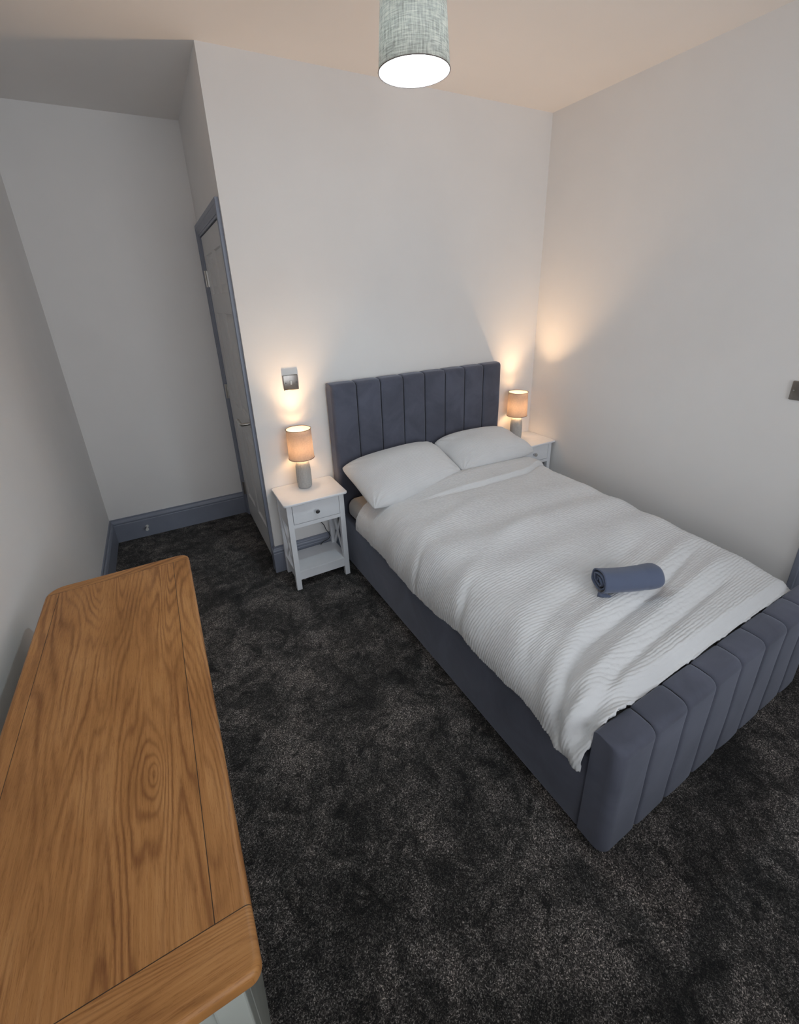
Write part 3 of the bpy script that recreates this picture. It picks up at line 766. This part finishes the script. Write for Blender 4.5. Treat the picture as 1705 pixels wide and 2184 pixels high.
pillow('white ribbed pillow on the right half of the bed nearer the corner of the room',
       (-0.990, -0.125, 0.690), (-0.385, -0.120, 0.680), (-0.345, -0.440, 0.590), (-0.962, -0.440, 0.575), 0.100, 0.050, 5)

# rolled towel
def rolled_towel():
    A = Vector((-1.168, -1.583, 0.571)); B = Vector((-0.955, -1.678, 0.571))
    ax = (B - A).normalized(); side = ax.cross(Vector((0, 0, 1))).normalized(); Ln = (B - A).length
    turns = 2.75; n = 150; R0 = 0.052
    prof_o = []
    for k in range(n):
        t = k / (n - 1); a = t * turns * 2 * math.pi - 0.9
        r = R0 - 0.0135 * (t * turns) + 0.0012 * math.sin(5 * a + 2) 
        prof_o.append((a, max(r, 0.004)))
    nl = 34; rows = []
    th = 0.0046
    for i in range(nl):
        f = i / (nl - 1); c = A.lerp(B, f)
        bow = -0.006 * math.sin(math.pi * f) + 0.006 * f
        wdt = 1 + 0.06 * f - 0.05 * math.sin(math.pi * f)
        endr = 1.0
        if f > 0.86: endr = math.sqrt(max(0.0, 1 - ((f - 0.86) / 0.145) ** 2)) * 0.25 + 0.75
        row = []
        full = []
        for sgn in (0, 1):
            seq = prof_o if sgn == 0 else prof_o[::-1]
            for (a, r) in seq:
                rr = (r - (th if sgn else 0)) * wdt * endr
                sq = 1 - 0.10 * abs(math.sin(a)) 
                full.append(c + side * (rr * math.cos(a) * 1.08) + Vector((0, 0, 1)) * (rr * math.sin(a) * sq + bow) + ax * (0.004 * math.sin(a * 1.3) * (1 - f)))
        rows.append(full)
    P = np.array([[tuple(p) for p in r] for r in rows])
    # hem line near the right end
    for i in range(nl):
        f = i / (nl - 1)
        if abs(f - 0.735) < 0.02:
            cen = A.lerp(B, f); d = P[i] - np.array(cen); P[i] = np.array(cen) + d * 0.97
    o = grid_obj('rolled_towel', P.transpose(1, 0, 2), M['towel'], None, closeu=True, caps=True)
    # loose corner under the left end
    bm = BM(); q = [A + side * (0.028 + 0.01 * k) * 1.0 + ax * (-0.010 + 0.012 * k) + Vector((0, 0, -0.043 + 0.001 * k)) for k in range(4)]
    tube(bm, q, [0.010, 0.012, 0.011, 0.006], 10); c = obj('loose_corner', bm, M['towel'], o, smooth=True)
    return tag(o, 'blue-grey rolled towel lying on the duvet near the foot of the bed', 'towel')
rolled_towel()

# ------------------------------------------------------------------ nightstands
def nightstand(label, loc, wT=0.372):
    t = thing('nightstand', label, 'nightstand', loc, 0, 'white bedside tables with crossed sides')
    # local x 0..wT, y 0 (wall side) .. -0.29 (front)
    dT = 0.288; zT = 0.568; m_ = M['white_lacquer']
    bm = BM(); slab(bm, 0, wT, -dT, 0, zT - 0.013, zT, (0.020, 0.020, 0.020, 0.020), 0.004, 0.003, 8, 4); o = obj('tabletop', bm, m_, t); autosmooth(o, 50)
    lx0, lx1, ly0, ly1 = 0.018, wT - 0.018, -dT + 0.026, -0.020; g = 0.030
    for (x, y) in ((lx0, ly0), (lx1 - g, ly0), (lx0, ly1 - g), (lx1 - g, ly1 - g)):
        bm = BM(); box(bm, x, x + g, y, y + g, 0, zT - 0.013, 0.0015); obj('leg', bm, m_, t)
    # carcass: side, back and lower front rails around the drawer
    bm = BM()
    box(bm, lx0 + 0.004, lx0 + 0.014, ly0 + g, ly1 - g, 0.405, zT - 0.013); box(bm, lx1 - 0.014, lx1 - 0.004, ly0 + g, ly1 - g, 0.405, zT - 0.013)
    box(bm, lx0 + g, lx1 - g, ly1 - 0.014, ly1 - 0.004, 0.405, zT - 0.013)
    box(bm, lx0 + g, lx1 - g, ly0 + 0.002, ly0 + 0.020, 0.405, 0.428); box(bm, lx0 + g, lx1 - g, ly0 + 0.002, ly0 + 0.020, 0.545, zT - 0.013)
    box(bm, lx0 + 0.014, lx1 - 0.014, ly0 + 0.020, ly1 - 0.014, 0.405, 0.411)
    obj('drawer_frame', bm, m_, t)
    bm = BM(); box(bm, lx0 + g + 0.0025, lx1 - g - 0.0015, ly0 + 0.001, ly0 + 0.018, 0.4305, 0.5425, 0.0012); dr = obj('drawer', bm, m_, t)
    box_b = BM(); xm = (lx0 + lx1) / 2; zm = 0.487
    tube(box_b, [(xm, ly0 + 0.001, zm), (xm, ly0 - 0.004, zm), (xm, ly0 - 0.011, zm), (xm, ly0 - 0.017, zm), (xm, ly0 - 0.021, zm), (xm, ly0 - 0.022, zm)], [0.008, 0.0055, 0.0065, 0.0135, 0.0125, 0.008], 24)
    k = obj('knob', box_b, M['chrome'], dr); autosmooth(k, 50); k['label'] = 'round chrome knob'
    # lower shelf with aprons
    bm = BM(); box(bm, lx0 + 0.004, lx1 - 0.004, ly0 + 0.004, ly1 - 0.004, 0.108, 0.120, 0.001); obj('shelf', bm, m_, t)
    bm = BM(); box(bm, lx0 + g, lx1 - g, ly0 + 0.006, ly0 + 0.022, 0.062, 0.108); obj('front_rail', bm, m_, t)
    for s, (xa, xb) in enumerate(((lx0 + 0.006, lx0 + 0.022), (lx1 - 0.022, lx1 - 0.006))):
        bm = BM(); box(bm, xa, xb, ly0 + g, ly1 - g, 0.062, 0.108); obj('side_rail', bm, m_, t)
        bm = BM(); y0, y1, z0, z1 = ly0 + g, ly1 - g, 0.120, 0.405; xm2 = (xa + xb) / 2
        for (ya, yb, off) in ((y0, y1, -0.004), (y1, y0, 0.004)):
            d = Vector((0, yb - ya, z1 - z0)).normalized(); nrm = Vector((0, -d.z, d.y)); hw = 0.0105
            A = Vector((xm2 + off, ya, z0)); B = Vector((xm2 + off, yb, z1)); vs = []
            for q in (-0.004, 0.004):
                for P_ in (A, B):
                    for sg in (-1, 1): vs.append(bm.verts.new(P_ + nrm * hw * sg + Vector((q, 0, 0))))
            a, b, c, d_, e, f, g_, h = vs
            for fc in ((a, b, d_, c), (e, g_, h, f), (a, e, f, b), (c, d_, h, g_), (a, c, g_, e), (b, f, h, d_)): bm.faces.new(fc)
        obj('side_cross', bm, m_, t)
    return t
ns1 = nightstand('white bedside table in full view left of the bed by the door corner', (-2.037, -0.003, 0))
ns2 = copy_tree(ns1); ns2.location = (-0.3745, -0.003, 0); ns2['label'] = 'white bedside table in the room corner half hidden behind the right pillow'

# ------------------------------------------------------------------ table lamps
def table_lamp(label, loc):
    t = thing('table_lamp', label, 'table lamp', loc, 0, 'small lit bedside lamps')
    bm = BM(); nb = 144
    prof = [(0.001, 0.0), (0.033, 0.0), (0.0375, 0.003), (0.041, 0.012), (0.0425, 0.035), (0.0425, 0.105), (0.0405, 0.135), (0.037, 0.152), (0.031, 0.163), (0.022, 0.168), (0.012, 0.170), (0.001, 0.170)]
    rings = []
    for (r, z) in prof:
        amp = 0.020 if 0.010 < z < 0.145 else 0.006
        rings.append([bm.verts.new(((r * (1 + amp * math.cos(2 * math.pi * k / nb * 36))) * math.cos(2 * math.pi * k / nb), (r * (1 + amp * math.cos(2 * math.pi * k / nb * 36))) * math.sin(2 * math.pi * k / nb), z)) for k in range(nb)])
    for A, B in zip(rings, rings[1:]):
        for k in range(nb): bm.faces.new((A[k], A[(k + 1) % nb], B[(k + 1) % nb], B[k]))
    bm.faces.new(rings[0][::-1]); bm.faces.new(rings[-1])
    o = obj('lamp_base', bm, M['ceramic'], t, smooth=True); o['label'] = 'grey ribbed ceramic base'
    bm = BM(); tube(bm, [(0, 0, 0.168), (0, 0, 0.215)], 0.011, 16); o = obj('bulb_holder', bm, M['white_plastic'], t); autosmooth(o)
    rt_, rb_, z0, z1 = 0.0695, 0.0725, 0.184, 0.356
    def shade(r0, r1, za, zb, nm, mt, par):
        bm = BM(); n = 64
        a = [bm.verts.new((r0 * math.cos(2 * math.pi * k / n), r0 * math.sin(2 * math.pi * k / n), za)) for k in range(n)]
        b = [bm.verts.new((r1 * math.cos(2 * math.pi * k / n), r1 * math.sin(2 * math.pi * k / n), zb)) for k in range(n)]
        for k in range(n): bm.faces.new((a[k], a[(k + 1) % n], b[(k + 1) % n], b[k]))
        return obj(nm, bm, mt, par, smooth=True)
    sh = shade(rb_, rt_, z0, z1, 'lamp_shade', M['table_shade'], t); sh['label'] = 'taupe linen drum shade glowing from inside'
    shade(rb_ - 0.0012, rt_ - 0.0012, z0 + 0.001, z1 - 0.001, 'lining', M['shade_lining'], sh)
    for (r, z) in ((rb_, z0), (rt_, z1)):
        bm = BM(); n = 64; pts = [(r * math.cos(2 * math.pi * k / n), r * math.sin(2 * math.pi * k / n), z) for k in range(n + 1)]
        tube(bm, pts, 0.0019, 8, cap=False); obj('rim', bm, M['shade_trim'], sh, smooth=True)
    bm = BM()
    tube(bm, [(-rb_ + 0.001, 0, 0.215), (rb_ - 0.001, 0, 0.215)], 0.0012, 6); tube(bm, [(0, -rb_ + 0.001, 0.215), (0, rb_ - 0.001, 0.215)], 0.0012, 6)
    obj('shade_carrier', bm, M['white_plastic'], t)
    bm = BM(); bmesh.ops.create_uvsphere(bm, u_segments=20, v_segments=14, radius=0.0165, matrix=Matrix.Translation((0, 0, 0.262)) @ Matrix.Diagonal((1, 1, 1.35, 1)))
    tube(bm, [(0, 0, 0.215), (0, 0, 0.244)], 0.009, 12)
    obj('bulb', bm, M['bulb_warm'], t, smooth=True)
    ld = bpy.data.lights.new('upward_bulb_light', 'SPOT'); ld.energy = TABLE_UP; ld.color = (1.0, 0.66, 0.38); ld.spot_size = R_(87); ld.spot_blend = 1.0; ld.shadow_soft_size = 0.012
    lo = bpy.data.objects.new('upward_bulb_light', ld); link(lo, t, (0, 0, 0.292), (R_(191), 0, 0))
    return t
tl1 = table_lamp('lit lamp on the left nightstand below the wall switch', (-1.853, -0.088, 0.568))
tl2 = copy_tree(tl1); tl2.location = (-0.228, -0.100, 0.568); tl2['label'] = 'lit lamp on the corner nightstand behind the right pillow'

# lamp flex behind the left nightstand
bm = BM()
cp = [(-1.853, -0.030, 0.560), (-1.835, -0.012, 0.50), (-1.80, -0.012, 0.36), (-1.784, -0.024, 0.308), (-1.752, -0.036, 0.258), (-1.741, -0.040, 0.222), (-1.724, -0.040, 0.190), (-1.718, -0.042, 0.168), (-1.735, -0.044, 0.150), (-1.766, -0.042, 0.140), (-1.785, -0.036, 0.118), (-1.79, -0.030, 0.06), (-1.82, -0.030, 0.004), (-1.90, -0.028, 0.004)]
def cr(pts, k=8):
    out = []
    P_ = [Vector(p) for p in pts]; P_ = [P_[0]] + P_ + [P_[-1]]
    for i in range(1, len(P_) - 2):
        for j in range(k):
            t = j / k; a, b, c, d = P_[i - 1:i + 3]
            out.append(0.5 * ((2 * b) + (-a + c) * t + (2 * a - 5 * b + 4 * c - d) * t * t + (-a + 3 * b - 3 * c + d) * t ** 3))
    out.append(P_[-2]); return out
tube(bm, cr(cp), 0.0024, 8); o = obj('lamp_cable', bm, M['black_plastic'], smooth=True)
tag(o, 'thin black cable looping behind the left nightstand to the floor', 'cable')

# ------------------------------------------------------------------ pendant lamp
PC = (-1.655, -1.095); PZ = 2.203
pt = thing('pendant_lamp', 'grey marl fabric pendant light shade hanging from the ceiling', 'pendant lamp', (PC[0], PC[1], PZ))
def cone(r0, r1, za, zb, nm, mt, par, n=96):
    bm = BM()
    a = [bm.verts.new((r0 * math.cos(2 * math.pi * k / n), r0 * math.sin(2 * math.pi * k / n), za)) for k in range(n)]
    b = [bm.verts.new((r1 * math.cos(2 * math.pi * k / n), r1 * math.sin(2 * math.pi * k / n), zb)) for k in range(n)]
    for k in range(n): bm.faces.new((a[k], a[(k + 1) % n], b[(k + 1) % n], b[k]))
    return obj(nm, bm, mt, par, smooth=True)
ps = cone(0.103, 0.088, 0, 0.21, 'lamp_shade', M['pendant_shade'], pt)
cone(0.1015, 0.0865, 0.001, 0.209, 'lining', M['shade_lining'], ps)
for (r, z) in ((0.103, 0), (0.088, 0.21)):
    bm = BM(); n = 96; tube(bm, [(r * math.cos(2 * math.pi * k / n), r * math.sin(2 * math.pi * k / n), z) for k in range(n + 1)], 0.0016, 8, cap=False)
    obj('rim', bm, M['shade_trim'], ps, smooth=True)
bm = BM(); tube(bm, [(-0.087, 0, 0.19), (0.087, 0, 0.19)], 0.0014, 6); tube(bm, [(0, -0.087, 0.19), (0, 0.087, 0.19)], 0.0014, 6); obj('shade_carrier', bm, M['white_plastic'], pt)
bm = BM(); tube(bm, [(0, 0, 0.13), (0, 0, 0.20)], 0.017, 20); tube(bm, [(0, 0, 0.20), (0, 0, 0.215), (0, 0, H - PZ - 0.03)], [0.012, 0.0035, 0.0035], 12); obj('cord', bm, M['white_plastic'], pt, smooth=True)
bm = BM(); lathe(bm, [(0.001, -0.032), (0.010, -0.032), (0.028, -0.024), (0.045, -0.010), (0.048, 0.0), (0.001, 0.0)], 40, (0, 0, H - PZ)); obj('ceiling_rose', bm, M['white_plastic'], pt, smooth=True)
bm = BM(); bmesh.ops.create_uvsphere(bm, u_segments=28, v_segments=18, radius=0.030, matrix=Matrix.Translation((0, 0, 0.085)))
tube(bm, [(0, 0, 0.105), (0, 0, 0.135)], [0.020, 0.013], 20); obj('bulb', bm, M['bulb_cool'], pt, smooth=True)
